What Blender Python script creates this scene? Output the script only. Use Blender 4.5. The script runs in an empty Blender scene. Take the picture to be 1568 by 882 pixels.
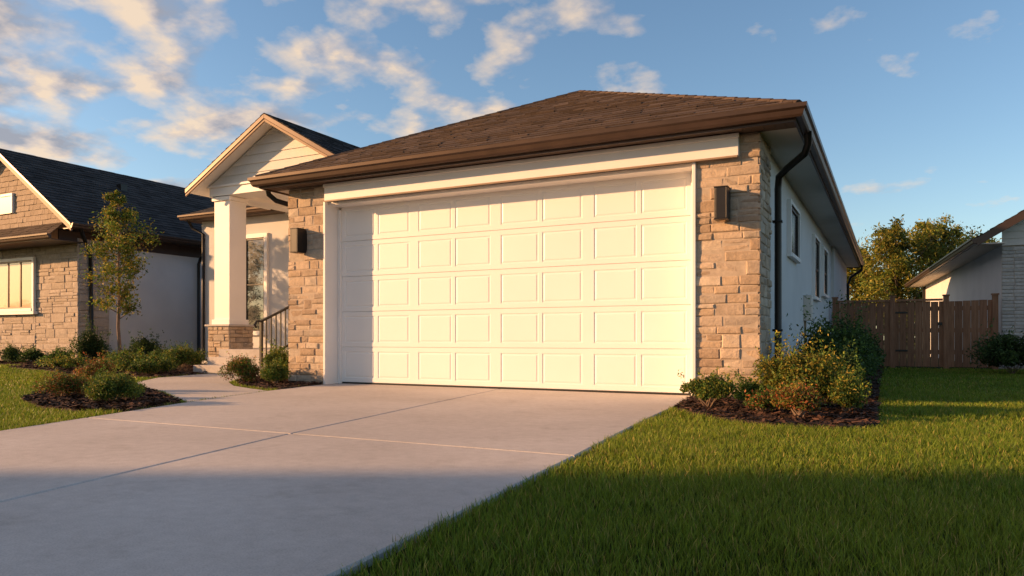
import bpy, math, random
import numpy as np
from mathutils import Vector, Matrix
R=random.Random(7); NR=np.random.RandomState(11)
scene=bpy.context.scene
COL=scene.collection
scene.view_settings.view_transform='Standard'
scene.view_settings.look='None'
scene.view_settings.exposure=0
CS,SN=math.cos(math.radians(27.21)),math.sin(math.radians(27.21))
SUN_EL=13.5
# ------------------------------------------------------------------ materials
class NT:
    def __init__(s,name):
        s.m=bpy.data.materials.new(name); s.m.use_nodes=True
        s.t=s.m.node_tree; s.n=s.t.nodes; s.l=s.t.links
        s.b=s.n['Principled BSDF']; s.out=s.n['Material Output']
    def node(s,ty,**k):
        n=s.n.new(ty)
        for a,b in k.items():
            if a in n.inputs.keys(): n.inputs[a].default_value=b
            else: setattr(n,a,b)
        return n
    def link(s,a,b): s.l.new(a,b)
    def coord(s,scale=(1,1,1),kind='Object'):
        tc=s.n.new('ShaderNodeTexCoord'); mp=s.n.new('ShaderNodeMapping'); mp.inputs['Scale'].default_value=scale
        s.link(tc.outputs[kind],mp.inputs['Vector']); return mp.outputs[0]
    def noise(s,vec,scale,detail=4,rough=.55):
        n=s.n.new('ShaderNodeTexNoise'); n.inputs['Scale'].default_value=scale
        n.inputs['Detail'].default_value=detail; n.inputs['Roughness'].default_value=rough
        s.link(vec,n.inputs['Vector']); return n.outputs['Fac']
    def ramp(s,fac,stops):
        r=s.n.new('ShaderNodeValToRGB'); e=r.color_ramp.elements
        e[0].position=stops[0][0]; e[0].color=(*stops[0][1],1)
        e[1].position=stops[-1][0]; e[1].color=(*stops[-1][1],1)
        for p,c in stops[1:-1]:
            x=e.new(p); x.color=(*c,1)
        s.link(fac,r.inputs[0]); return r.outputs[0]
    def mix(s,a,b,fac,mode='MIX'):
        m=s.n.new('ShaderNodeMix'); m.data_type='RGBA'; m.blend_type=mode
        for v,i in ((fac,0),(a,6),(b,7)):
            if hasattr(v,'is_linked') or hasattr(v,'links'): s.link(v,m.inputs[i])
            elif i==0: m.inputs[0].default_value=v
            else: m.inputs[i].default_value=(*v,1)
        return m.outputs[2]
    def bump(s,h,strength,dist=.01):
        b=s.n.new('ShaderNodeBump'); b.inputs['Strength'].default_value=strength; b.inputs['Distance'].default_value=dist
        s.link(h,b.inputs['Height']); s.link(b.outputs[0],s.b.inputs['Normal'])
    def base(s,c):
        if isinstance(c,tuple): s.b.inputs['Base Color'].default_value=(*c,1)
        else: s.link(c,s.b.inputs['Base Color'])
    def rough(s,v): s.b.inputs['Roughness'].default_value=v

def m_plain(name,c,rough=.6,var=.12,nscale=3,bump=.15,bscale=120,metal=0,spec=.5):
    t=NT(name); v=t.coord()
    n=t.noise(v,nscale,5)
    d=tuple(x*(1-var) for x in c); e=tuple(min(1,x*(1+var)) for x in c)
    t.base(t.ramp(n,[(.3,d),(.7,e)])); t.rough(rough)
    t.b.inputs['Metallic'].default_value=metal
    t.b.inputs['Specular IOR Level'].default_value=spec
    if bump: t.bump(t.noise(v,bscale,3),bump,.004)
    return t.m
def m_island(name,stops,rough=.85,nscale=9,bscale=45,bstr=.6,bdist=.012,dirt=.25):
    t=NT(name); v=t.coord(); g=t.n.new('ShaderNodeNewGeometry')
    c=t.ramp(g.outputs['Random Per Island'],stops)
    n=t.noise(v,nscale,6,.65)
    c=t.mix(c,t.ramp(n,[(.3,(1-dirt*2,)*3),(.7,(1+0*dirt,)*3)]),1.0,'MULTIPLY')
    n2=t.noise(v,bscale*1.5,4,.7)
    c=t.mix(c,t.ramp(n2,[(.3,(.75,.75,.75)),(.65,(1,1,1))]),.6,'MULTIPLY')
    t.base(c); t.rough(rough); t.b.inputs['Specular IOR Level'].default_value=.25
    t.bump(t.noise(v,bscale,7,.65),bstr,bdist)
    return t.m
M={}
M['stucco']=m_plain('stucco',(.62,.61,.60),.9,.06,1.2,.5,160)
M['white']=m_plain('white_paint',(.80,.78,.76),.5,.03,2,.05,200)
M['door']=m_plain('garage_door_paint',(.84,.82,.80),.42,.02,1.2,.06,260)
M['trim']=m_plain('trim_cream',(.66,.60,.53),.6,.04,2,.08,150)
M['tan']=m_plain('trim_tan',(.30,.21,.14),.6,.08,2,.08,150)
M['orange_tan']=m_plain('trim_orange_tan',(.27,.165,.095),.6,.08,2,.08,150)
M['bronze']=m_plain('bronze_metal',(.072,.044,.031),.38,.15,4,.05,60,.35)
M['dark']=m_plain('black_metal',(.018,.016,.015),.4,.15,6,.05,80,.3)
M['soffit']=m_plain('soffit_brown',(.12,.085,.065),.7,.15,5,.1,60)
M['mortar']=m_plain('mortar',(.44,.36,.28),.95,.15,20,.5,200)
M['rubber']=m_plain('rubber',(.02,.02,.02),.8)
M['stone']=m_island('stone',[(0,(.42,.31,.22)),(.25,(.54,.41,.29)),(.45,(.66,.52,.39)),(.6,(.45,.36,.28)),(.75,(.60,.45,.31)),(.9,(.70,.58,.45)),(1,(.38,.31,.25))],.9,14,38,.8,.012,.16)
M['stone_l']=m_island('stone_light',[(0,(.50,.42,.34)),(.5,(.62,.53,.45)),(1,(.54,.45,.36))],.9,14,30,.8,.014,.15)
M['brick_w']=m_island('white_brick',[(0,(.5,.49,.47)),(.5,(.62,.6,.58)),(1,(.44,.42,.4))],.9,20,50,.5,.006,.15)
M['shingle']=m_island('roof_shingle',[(0,(.065,.046,.036)),(.4,(.11,.078,.06)),(.7,(.088,.062,.048)),(1,(.145,.104,.08))],.92,25,260,.9,.004,.15)
M['shingle_d']=m_island('roof_shingle_dark',[(0,(.026,.025,.027)),(.5,(.045,.043,.046)),(1,(.062,.058,.06))],.92,25,260,.9,.004,.15)
M['siding']=m_island('lap_siding',[(0,(.66,.64,.60)),(1,(.72,.70,.66))],.6,4,60,.1,.002,.03)
M['siding_t']=m_island('shake_siding',[(0,(.34,.26,.19)),(.5,(.42,.33,.25)),(1,(.38,.3,.23))],.8,10,60,.3,.004,.1)
t=NT('fence_wood'); v=t.coord((14,14,1.2)); g=t.n.new('ShaderNodeNewGeometry')
c=t.ramp(g.outputs['Random Per Island'],[(0,(.24,.12,.065)),(.5,(.38,.20,.11)),(1,(.30,.15,.085))])
c=t.mix(c,t.ramp(t.noise(v,2.2,6,.6),[(.3,(.55,.5,.45)),(.7,(1,1,1))]),1.0,'MULTIPLY'); t.base(c); t.rough(.85)
t.bump(t.noise(v,4,5),.4,.006); M['wood']=t.m
# concrete
t=NT('concrete'); v=t.coord()
c=t.ramp(t.noise(v,.9,6,.6),[(.3,(.51,.47,.44)),(.7,(.61,.57,.54))])
c=t.mix(c,t.ramp(t.noise(v,14,8,.7),[(.35,(.82,.82,.82)),(.65,(1,1,1))]),.8,'MULTIPLY')
c=t.mix(c,t.ramp(t.noise(v,160,3,.6),[(.3,(.68,.68,.68)),(.55,(1,1,1))]),.75,'MULTIPLY')
c=t.mix(c,t.ramp(t.noise(v,.35,3,.5),[(.42,(.84,.83,.82)),(.6,(1,1,1))]),.7,'MULTIPLY')
c=t.mix(c,t.ramp(t.noise(v,3.1,10,.75),[(.54,(1,1,1)),(.72,(.72,.70,.68))]),.7,'MULTIPLY')
t.base(c); t.rough(.85); t.b.inputs['Specular IOR Level'].default_value=.3
v2=t.coord((1,.06,1)) ; h=t.mix(t.noise(v,180,4,.6),t.noise(v2,90,3,.6),.5)
t.bump(h,.5,.004); M['concrete']=t.m
t=NT('ground'); v=t.coord()
c=t.ramp(t.noise(v,.25,6,.6),[(.3,(.028,.042,.012)),(.7,(.055,.075,.02))])
c=t.mix(c,t.ramp(t.noise(v,30,5,.7),[(.3,(.45,.45,.4)),(.7,(1,1,1))]),.9,'MULTIPLY'); t.base(c); t.rough(1)
t.b.inputs['Specular IOR Level'].default_value=.1
t.bump(t.noise(v,50,4,.7),.8,.03); M['ground']=t.m
t=NT('mulch'); v=t.coord(); vo=t.node('ShaderNodeTexVoronoi',Scale=45.0); t.link(v,vo.inputs['Vector'])
c=t.ramp(vo.outputs['Color'],[(0,(.012,.007,.005)),(.5,(.035,.018,.012)),(1,(.06,.032,.02))]); t.base(c); t.rough(1)
t.bump(vo.outputs['Distance'],1,.03); M['mulch']=t.m
M['asphalt']=m_plain('asphalt',(.05,.05,.052),.9,.2,6,.5,200)
def m_leaf(name,trans=.35,rough=.55):
    t=NT(name); a=t.node('ShaderNodeAttribute',attribute_name='Col')
    t.base(a.outputs['Color']); t.rough(rough); t.b.inputs['Specular IOR Level'].default_value=.25
    tr=t.node('ShaderNodeBsdfTranslucent'); t.link(a.outputs['Color'],tr.inputs['Color'])
    mx=t.node('ShaderNodeMixShader'); mx.inputs[0].default_value=trans
    t.link(t.b.outputs[0],mx.inputs[1]); t.link(tr.outputs[0],mx.inputs[2]); t.link(mx.outputs[0],t.out.inputs[0])
    return t.m
M['leaf']=m_leaf('foliage'); M['grass']=m_leaf('grass_blades',.35,.5)
M['chip']=m_leaf('bark_chips',0,.9)
M['bark']=m_plain('bark',(.20,.14,.10),.95,.3,20,.8,60)
def m_glass(name,c,w):
    t=NT(name); t.base(c); t.rough(.25)
    gl=t.node('ShaderNodeBsdfGlossy',Roughness=.03); gl.inputs['Color'].default_value=(.9,.9,.9,1)
    v=t.coord(); bp=t.n.new('ShaderNodeBump'); bp.inputs['Strength'].default_value=.06; bp.inputs['Distance'].default_value=.02
    t.link(t.noise(v,1.6,2),bp.inputs['Height']); t.link(bp.outputs[0],gl.inputs['Normal'])
    mx=t.node('ShaderNodeMixShader'); mx.inputs[0].default_value=w
    t.link(t.b.outputs[0],mx.inputs[1]); t.link(gl.outputs[0],mx.inputs[2]); t.link(mx.outputs[0],t.out.inputs[0]); return t.m
M['glass']=m_glass('window_glass',(.02,.022,.025),.13)
M['glass_w']=m_glass('glass_sunset_tint',(.40,.19,.05),.07)  # orange base colour paints the sunset reflection into the pane
# ------------------------------------------------------------------ mesh builder
class MB:
    def __init__(s): s.v=[]; s.f=[]
    def face(s,pts):
        i=len(s.v); s.v.extend([tuple(p) for p in pts]); s.f.append(tuple(range(i,i+len(pts))))
    def hexa(s,p):
        i=len(s.v); s.v.extend([tuple(q) for q in p])
        for a in ((0,3,2,1),(4,5,6,7),(0,1,5,4),(1,2,6,5),(2,3,7,6),(3,0,4,7)): s.f.append(tuple(i+k for k in a))
    def box(s,x0,x1,y0,y1,z0,z1):
        s.hexa([(x0,y0,z0),(x1,y0,z0),(x1,y1,z0),(x0,y1,z0),(x0,y0,z1),(x1,y0,z1),(x1,y1,z1),(x0,y1,z1)])
    def beam(s,p0,p1,w,h,up=(0,0,1)):
        p0=Vector(p0);p1=Vector(p1);d=(p1-p0).normalized();sd=d.cross(Vector(up)).normalized();u=sd.cross(d)
        c=[-sd*w/2-u*h/2, sd*w/2-u*h/2, sd*w/2+u*h/2, -sd*w/2+u*h/2]
        s.hexa([p0+c[0],p0+c[1],p0+c[2],p0+c[3],p1+c[0],p1+c[1],p1+c[2],p1+c[3]])
    def obox(s,o,u,n,a0,a1,z0,z1,n0,n1):
        o=Vector(o);u=Vector(u);n=Vector(n);Z=Vector((0,0,1))
        P=lambda a,z,k:o+u*a+Z*z+n*k
        s.hexa([P(a0,z0,n1),P(a1,z0,n1),P(a1,z0,n0),P(a0,z0,n0),P(a0,z1,n1),P(a1,z1,n1),P(a1,z1,n0),P(a0,z1,n0)])
    def prism(s,pts,z0,z1,ch=.006):
        n=len(pts); i=len(s.v)
        ins=[]
        for k in range(n):
            a=Vector(pts[k-1][:2]);b=Vector(pts[k][:2]);d=Vector(pts[(k+1)%n][:2])
            e1=(b-a).normalized();e2=(d-b).normalized(); nn=Vector((-(e1+e2).y,(e1+e2).x))
            nn=nn.normalized() if nn.length>1e-6 else Vector((0,0)); ins.append(b+nn*ch)
        s.v.extend([(p[0],p[1],z0) for p in pts]); s.v.extend([(p[0],p[1],z1-ch) for p in pts]); s.v.extend([(q.x,q.y,z1) for q in ins])
        for k in range(n):
            j=(k+1)%n
            s.f.append((i+k,i+j,i+n+j,i+n+k)); s.f.append((i+n+k,i+n+j,i+2*n+j,i+2*n+k))
        s.f.append(tuple(i+2*n+k for k in range(n)))
    def limb(s,pts,rad,seg=8):
        rings=[]
        for k,p in enumerate(pts):
            p=Vector(p); d=(Vector(pts[min(k+1,len(pts)-1)])-Vector(pts[max(k-1,0)])).normalized()
            a=d.cross(Vector((.3,.8,.1))).normalized(); b=d.cross(a)
            i=len(s.v); rings.append(i)
            for q in range(seg):
                th=2*math.pi*q/seg; s.v.append(tuple(p+(a*math.cos(th)+b*math.sin(th))*rad[k]))
        for k in range(len(pts)-1):
            for q in range(seg):
                s.f.append((rings[k]+q,rings[k]+(q+1)%seg,rings[k+1]+(q+1)%seg,rings[k+1]+q))
        s.f.append(tuple(rings[0]+q for q in range(seg))); s.f.append(tuple(rings[-1]+q for q in reversed(range(seg))))
    def ring(s,x0,x1,y0,y1,z,prof):
        i=len(s.v); n=len(prof)
        for o,zz in prof: s.v.extend([(x0-o,y0-o,z+zz),(x1+o,y0-o,z+zz),(x1+o,y1+o,z+zz),(x0-o,y1+o,z+zz)])
        for k in range(n):
            j=(k+1)%n
            for c in range(4):
                d=(c+1)%4; s.f.append((i+4*k+c,i+4*k+d,i+4*j+d,i+4*j+c))
    def line_prof(s,p0,p1,out,prof):
        p0=Vector(p0);p1=Vector(p1);out=Vector(out);i=len(s.v);n=len(prof)
        for o,zz in prof:
            for p in (p0,p1): s.v.append(tuple(p+out*o+Vector((0,0,zz))))
        for k in range(n):
            j=(k+1)%n; s.f.append((i+2*k,i+2*k+1,i+2*j+1,i+2*j))
        s.f.append(tuple(i+2*k for k in range(n))); s.f.append(tuple(i+2*k+1 for k in range(n)))
    def courses(s,poly,expo,lift,tab=None,gap=0.0,base=.004,taper=True):
        P=[Vector(p) for p in poly]; o=P[0]; u=(P[1]-P[0]).normalized()
        n=None
        for q in P[2:]:
            w=q-o; w=w-u*w.dot(u)
            if w.length>1e-4: v=w.normalized(); break
        n=u.cross(v)
        pp=[((p-o).dot(u),(p-o).dot(v)) for p in P]
        vmax=max(p[1] for p in pp)
        def clip(pl,ax,val,keep):
            out=[]
            for k in range(len(pl)):
                a=pl[k-1];b=pl[k]; ia=(a[ax]-val)*keep>=0; ib=(b[ax]-val)*keep>=0
                if ia!=ib:
                    tt=(val-a[ax])/(b[ax]-a[ax]); out.append(tuple(a[q]+(b[q]-a[q])*tt for q in (0,1)))
                if ib: out.append(b)
            return out
        k=0; v0=0
        while v0<vmax-1e-3:
            v1=min(v0+expo,vmax); band=clip(clip(pp,1,v0,1),1,v1,-1)
            if len(band)>=3:
                ua=min(q[0] for q in band); ub=max(q[0] for q in band)
                cuts=[ua]
                if tab:
                    x=ua-R.uniform(0,tab)
                    while True:
                        x+=tab*R.uniform(.55,1.45)
                        if x>=ub-.02: break
                        if x>ua+.02: cuts.append(x)
                cuts.append(ub)
                for a,b in zip(cuts[:-1],cuts[1:]):
                    c=clip(clip(band,0,a+gap,1),0,b-gap,-1)
                    if len(c)<3: continue
                    L=lift*(R.uniform(.55,1.5) if tab else 1); dn=(R.uniform(0,.012) if tab else 0)
                    def pos(q,h): return o+u*q[0]+v*(q[1]-(dn if abs(q[1]-v0)<1e-6 and k>0 else 0))+n*h
                    hs=[base+L*(1-(q[1]-v0)/expo) if taper else base+L for q in c]
                    top=[pos(q,h) for q,h in zip(c,hs)]; bot=[pos(q,0) for q in c]
                    i=len(s.v); m=len(c); s.v.extend([tuple(q) for q in top]); s.v.extend([tuple(q) for q in bot])
                    s.f.append(tuple(range(i,i+m)))
                    for e in range(m):
                        g=(e+1)%m; s.f.append((i+e,i+m+e,i+m+g,i+g))
            v0=v1;k+=1
    def stones(s,o,u,n,width,z0,z1,rh=(.07,.15),rw=(.13,.33),depth=.035,joint=.006,rough=.005):
        o=Vector(o);u=Vector(u);n=Vector(n);Z=Vector((0,0,1))
        z=z0
        def blk(a0,a1,b0,b1):
            dp=depth*R.uniform(.6,1.15); j=joint/2; ch=min(.010,(b1-b0)*.2)
            def pt(a,b,d): return o+u*a+Z*b+n*d
            q=[(a0+j,b0+j),(a1-j,b0+j),(a1-j,b1-j),(a0+j,b1-j)]
            r=lambda:R.uniform(-rough,rough)
            r0=[pt(a,b,0) for a,b in q]
            mid=[pt(a+r()*.5,b+r()*.5,dp-.01+r()*.4) for a,b in q]
            inn=[pt(a+sx*ch+r()*.7,b+sy*ch+r()*.7,dp+r()) for (a,b),(sx,sy) in zip(q,((1,1),(-1,1),(-1,-1),(1,-1)))]
            cen=pt((a0+a1)/2+r()*3,(b0+b1)/2+r()*2,dp+abs(r())*1.2)
            i=len(s.v); s.v.extend([tuple(x) for x in r0+mid+inn+[cen]])
            for e in range(4):
                g=(e+1)%4
                s.f.append((i+e,i+g,i+4+g,i+4+e)); s.f.append((i+4+e,i+4+g,i+8+g,i+8+e)); s.f.append((i+8+e,i+8+g,i+12))
        while z<z1-.03:
            h=R.uniform(*rh)
            if z+h>z1-.05: h=z1-z
            x=0
            while x<width-.02:
                w=R.uniform(*rw)
                if x+w>width-.09: w=width-x
                if h>.115 and R.random()<.45 and w>.12:
                    sp=h*R.uniform(.4,.6); blk(x,x+w,z,z+sp)
                    if w>.24 and R.random()<.5:
                        k=w*R.uniform(.35,.65); blk(x,x+k,z+sp,z+h); blk(x+k,x+w,z+sp,z+h)
                    else: blk(x,x+w,z+sp,z+h)
                else: blk(x,x+w,z,z+h)
                x+=w
            z+=h
class Build:
    def __init__(s,name,loc=(0,0,0),rotz=0):
        s.e=bpy.data.objects.new(name,None); COL.objects.link(s.e); s.e.location=loc; s.e.rotation_euler=(0,0,rotz)
        s.e.empty_display_size=.3; s.p={}
    def part(s,name,mat,bev=0,smooth=False):
        if name not in s.p: s.p[name]=(MB(),mat,bev,smooth)
        return s.p[name][0]
    def done(s):
        for name,(mb,mat,bev,sm) in s.p.items():
            me=bpy.data.meshes.new(name); me.from_pydata(mb.v,[],mb.f); me.materials.append(M[mat]); me.update()
            ob=bpy.data.objects.new(name,me); COL.objects.link(ob); ob.parent=s.e
            if sm:
                for p in me.polygons: p.use_smooth=True
            if bev:
                b=ob.modifiers.new('b','BEVEL'); b.width=bev; b.segments=2; b.limit_method='ANGLE'; b.angle_limit=math.radians(40)
def single(name,mb,mat,parent=None):
    me=bpy.data.meshes.new(name); me.from_pydata(mb.v,[],mb.f); me.materials.append(M[mat]); me.update()
    ob=bpy.data.objects.new(name,me); COL.objects.link(ob); ob.parent=parent; return ob
def tri_mesh(name,V,T,C,mat,parent=None,smooth=False):
    me=bpy.data.meshes.new(name); nv=len(V); nt=len(T)
    me.vertices.add(nv); me.vertices.foreach_set('co',V.astype(np.float32).ravel())
    me.loops.add(nt*3); me.loops.foreach_set('vertex_index',T.astype(np.int32).ravel())
    me.polygons.add(nt); me.polygons.foreach_set('loop_start',np.arange(0,nt*3,3,dtype=np.int32))
    me.polygons.foreach_set('loop_total',np.full(nt,3,dtype=np.int32))
    me.update(calc_edges=True)
    a=me.attributes.new('Col','FLOAT_COLOR','POINT'); c4=np.ones((nv,4),dtype=np.float32); c4[:,:3]=C; a.data.foreach_set('color',c4.ravel())
    me.materials.append(M[mat]); ob=bpy.data.objects.new(name,me); COL.objects.link(ob); ob.parent=parent; return ob
def inpoly(P,poly):
    x,y=P[:,0],P[:,1]; r=np.zeros(len(P),bool); n=len(poly)
    for i in range(n):
        x1,y1=poly[i];x2,y2=poly[i-1]
        c=((y1>y)!=(y2>y)); 
        with np.errstate(divide='ignore',invalid='ignore'): xi=(x2-x1)*(y-y1)/(y2-y1+1e-12)+x1
        r^=(c&(x<xi))
    return r
GUT=[(0,0),(.055,0),(.07,.02),(.082,.062),(.104,.08),(.108,.118),(.094,.12),(.088,.104),(0,.104)]
def window(B,o,u,n,a0,a1,z0,z1,mull=0,glass='glass',cas=.09,hb=True,gn='glass',fm='white'):
    w=B.part('window_frames','white',.004); g=B.part(gn,glass); s=B.part('window_sashes',fm,.003)
    w.obox(o,u,n,a0-cas,a0,z0-cas,z1+cas,-.02,.055); w.obox(o,u,n,a1,a1+cas,z0-cas,z1+cas,-.02,.055)
    w.obox(o,u,n,a0,a1,z1,z1+cas,-.02,.053); w.obox(o,u,n,a0,a1,z0-cas,z0,-.02,.07)
    f=.04
    s.obox(o,u,n,a0,a0+f,z0,z1,-.01,.030); s.obox(o,u,n,a1-f,a1,z0,z1,-.01,.030)
    s.obox(o,u,n,a0+f,a1-f,z0,z0+f,-.01,.028); s.obox(o,u,n,a0+f,a1-f,z1-f,z1,-.01,.028)
    if hb: s.obox(o,u,n,a0+f,a1-f,(z0+z1)/2-.018,(z0+z1)/2+.018,-.01,.024)
    for k in range(mull):
        c=a0+(a1-a0)*(k+1)/(mull+1); s.obox(o,u,n,c-.025,c+.025,z0+f,z1-f,-.01,.026)
    g.obox(o,u,n,a0+.01,a1-.01,z0+.01,z1-.01,-.008,.008)
def hipcaps(mb,p0,p1,step=.2):
    p0=Vector(p0);p1=Vector(p1);L=(p1-p0).length;n=int(L/step)
    for k in range(n):
        a=p0+(p1-p0)*(k/n);b=p0+(p1-p0)*((k+1.15)/n)
        mb.limb([a+Vector((0,0,-.014)),b+Vector((0,0,-.020))],[.044,.042],8)
# ================================================================== MAIN HOUSE
H=Build('stone_garage_house')
X0,X1,Y0,Y1=-7.78,-.81,7.48,23.8; ZS=2.71; ZE=2.85
YP=7.75; YD=8.03; XL,XLi,XRi,XR=-7.52,-6.85,-1.83,-1.17
W=H.part('walls','stucco')
W.box(-7.45,XLi,7.80,8.2,0,ZS); W.box(XRi,-1.22,7.80,8.2,0,ZS)
W.box(XLi,XRi,7.80,8.2,2.50,ZS)
W.box(-1.4,-1.22,8.2,23.6,0,ZS); W.box(-7.45,-7.3,8.2,23.6,0,ZS); W.box(-7.3,-1.4,23.45,23.6,0,ZS)
W.box(-1.22,-1.16,18.2,23.58,0,ZS-.002)
S=H.part('stone_piers','stone')
S.stones((XL,7.79,0),(1,0,0),(0,-1,0),XLi-XL-.0,0.02,ZS-.01)
S.stones((XRi,7.79,0),(1,0,0),(0,-1,0),XR-XRi,0.02,ZS-.01)
S.stones((-1.21,7.79,0),(0,1,0),(1,0,0),.75,0.02,ZS-.01)
S.stones((-7.48,8.5,0),(0,-1,0),(-1,0,0),.71,0.02,ZS-.01)
MO=H.part('mortar','mortar')
MO.box(-7.49,XLi-.012,7.767,7.797,0,ZS-.004); MO.box(XRi+.012,-1.2,7.767,7.797,0,ZS-.004); MO.box(-1.217,-1.19,7.797,8.54,0,ZS-.004)
T=H.part('trim','white',.005)
T.box(-6.79-.02,-1.70+.32,7.70,7.768,2.48,2.70)
T.box(-6.81,-1.37,7.672,7.699,2.655,2.70)
T.box(XLi-.010,XLi+.028,7.735,8.06,0.0,2.478)
T.box(XRi-.028,XRi+.010,7.735,8.06,0.0,2.478)
T.box(XLi+.03,XLi+.075,7.985,8.05,0.0,2.40); T.box(XRi-.10,XRi-.03,7.985,8.05,0.0,2.40)
T.box(XLi+.03,XRi-.03,7.80,8.05,2.435,2.476)
H.part('drip_edge','tan').box(-6.80,-1.39,7.69,7.72,2.462,2.478)
# garage door
D=H.part('garage_door','door'); DX0,DX1=-6.80,-1.915; NS=5; hh=(2.44-.015)/NS
pw=(DX1-DX0)/4
for r in range(NS):
    z0=.02+r*hh+.0015; z1=.02+(r+1)*hh-.0015; y=YD
    def P(x,z,d=0): return (x,y+d,z)
    cuts=[DX0]; pan=[]
    for k in range(4):
        a=DX0+k*pw; g1=.072; g2=.05; w=(pw-2*g1-g2)/2
        for q in (a+g1,a+g1+w+g2): cuts+= [q,q+w]; pan.append((q,q+w))
    cuts.append(DX1); zb,zt=z0+.06,z1-.06
    i0=z0+.004;i1=z1-.004
    for a,b in zip(cuts[:-1],cuts[1:]):
        D.face([P(a,i0),P(b,i0),P(b,zb),P(a,zb)]); D.face([P(a,zt),P(b,zt),P(b,i1),P(a,i1)])
        D.face([P(a,z0,.007),P(b,z0,.007),P(b,i0),P(a,i0)]); D.face([P(a,i1),P(b,i1),P(b,z1,.007),P(a,z1,.007)])
        if (a,b) not in pan: D.face([P(a,zb),P(b,zb),P(b,zt),P(a,zt)])
        else:
            rr=[(0,0),(.008,.006),(.017,.006),(.032,.001)]
            for (i,d),(j,e) in zip(rr[:-1],rr[1:]):
                A=[(a+i,zb+i),(b-i,zb+i),(b-i,zt-i),(a+i,zt-i)];Bq=[(a+j,zb+j),(b-j,zb+j),(b-j,zt-j),(a+j,zt-j)]
                for q in range(4):
                    g=(q+1)%4; D.face([P(*A[q],d),P(*A[g],d),P(*Bq[g],e),P(*Bq[q],e)])
            j,e=rr[-1]; D.face([P(a+j,zb+j,e),P(b-j,zb+j,e),P(b-j,zt-j,e),P(a+j,zt-j,e)])
D.box(DX0,DX1,YD+.010,YD+.05,.02,2.44)
H.part('door_seal','rubber').box(DX0,DX1,YD-.004,YD+.04,.002,.02)
# soffit, fascia, gutter
SF=H.part('soffit','soffit'); SF.box(X0+.01,X1-.01,Y0+.01,7.799,ZS+.002,ZS+.02)
for k in range(70):
    x=X0+.05+k*.1
    if x<X1-.05: SF.box(x,x+.006,Y0+.02,7.73,ZS-.002,ZS+.0015)
SW=H.part('side_soffit','stucco'); SW.box(-1.4,X1-.01,7.802,Y1-.01,ZS+.003,ZS+.018); SW.box(X0+.01,-7.3,7.802,Y1-.01,ZS+.003,ZS+.018)
F=H.part('fascia_gutter','bronze'); F.ring(X0+.02,X1-.02,Y0+.02,Y1-.02,2.69,[(0,0),(.02,0),(.02,.165),(0,.165)])
F.ring(X0,X1,Y0,Y1,2.715,[(o+.002,z) for o,z in GUT])
F.ring(X0,X1,Y0,Y1,2.852,[(0,0),(.05,-.006),(.05,-.014),(0,-.014)])
RF=H.part('roof','shingle'); apx=(-4.38,10.86,4.52); apb=(-4.38,20.3,4.52); e=.03
c=[(X0-e,Y0-e,ZE),(X1+e,Y0-e,ZE),(X1+e,Y1+e,ZE),(X0-e,Y1+e,ZE)]
RF.courses([c[0],c[1],apx],.145,.013,.24); RF.courses([c[1],c[2],apb,apx],.145,.013,.24)
RF.courses([c[2],c[3],apb],.145,.013,.24); RF.courses([c[3],c[0],apx,apb],.145,.013,.24)
hipcaps(RF,c[0],apx); hipcaps(RF,c[1],apx); hipcaps(RF,apx,apb)
# downspouts
DS=H.part('downspouts','dark',0,True)
DS.limb([(-.76,8.1,2.74),(-.76,8.12,2.62),(-.80,8.2,2.54),(-1.0,8.45,2.46),(-1.10,8.56,2.40),(-1.115,8.6,2.28),(-1.115,8.6,.2),(-1.08,8.56,.08),(-.95,8.5,.04)],[.038]*9,10)
DS.limb([(-.76,23.4,2.74),(-.76,23.4,2.6),(-1.05,23.5,2.4),(-1.12,23.5,2.2),(-1.12,23.5,.1)],[.04]*5,8)
DS.limb([(-7.84,7.7,2.74),(-7.84,7.72,2.66),(-7.78,7.8,2.58),(-7.62,8.0,2.52),(-7.58,8.05,2.4),(-7.58,8.05,.1)],[.036]*6,10)
for z in (.7,1.9): DS.box(-1.17,-1.07,8.555,8.645,z,z+.025)
# side windows
o=(-1.22,0,0)
window(H,o,(0,1,0),(1,0,0),10.3,11.3,1.75,2.40,0,hb=False,cas=.05,fm='dark')
window(H,o,(0,1,0),(1,0,0),13.7,14.7,1.35,2.38,0,cas=.05,fm='dark')
window(H,o,(0,1,0),(1,0,0),15.6,16.6,1.5,2.38,0,cas=.05,fm='dark')
u_=H.part('utility_box','trim',.01); u_.box(-1.22,-1.10,12.3,12.55,.9,1.3)
H.part('utility_conduit','tan').box(-1.22,-1.19,12.40,12.44,.0,.9)
# ---- main body behind / porch
W.box(-14.9,-7.45,12.5,12.7,0,3.46); W.box(-14.9,-14.7,12.7,22,0,3.46)
MR=H.part('main_roof','shingle_d'); mx0,mx1,my0,my1=-15.2,-4.5,12.2,22.1; zr=3.6
c2=[(mx0,my0,zr),(mx1,my0,zr),(mx1,my1,zr),(mx0,my1,zr)]; ra=(mx0+4.95,17.15,zr+2.3); rb=(mx1-4.95,17.15,zr+2.3)
MR.courses([c2[0],c2[1],rb,ra],.145,.013,.25); MR.courses([c2[3],c2[0],ra],.145,.013,.25); MR.courses([c2[1],c2[2],rb],.145,.013,.25)
F.ring(mx0+.02,mx1-.02,my0+.02,my1-.02,3.465,GUT); F.ring(mx0+.04,mx1-.04,my0+.04,my1-.04,3.455,[(0,0),(.02,0),(.02,.145),(0,.145)])
SF.box(mx0+.05,mx1-.05,my0+.05,my1-.05,3.462,3.475)
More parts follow.
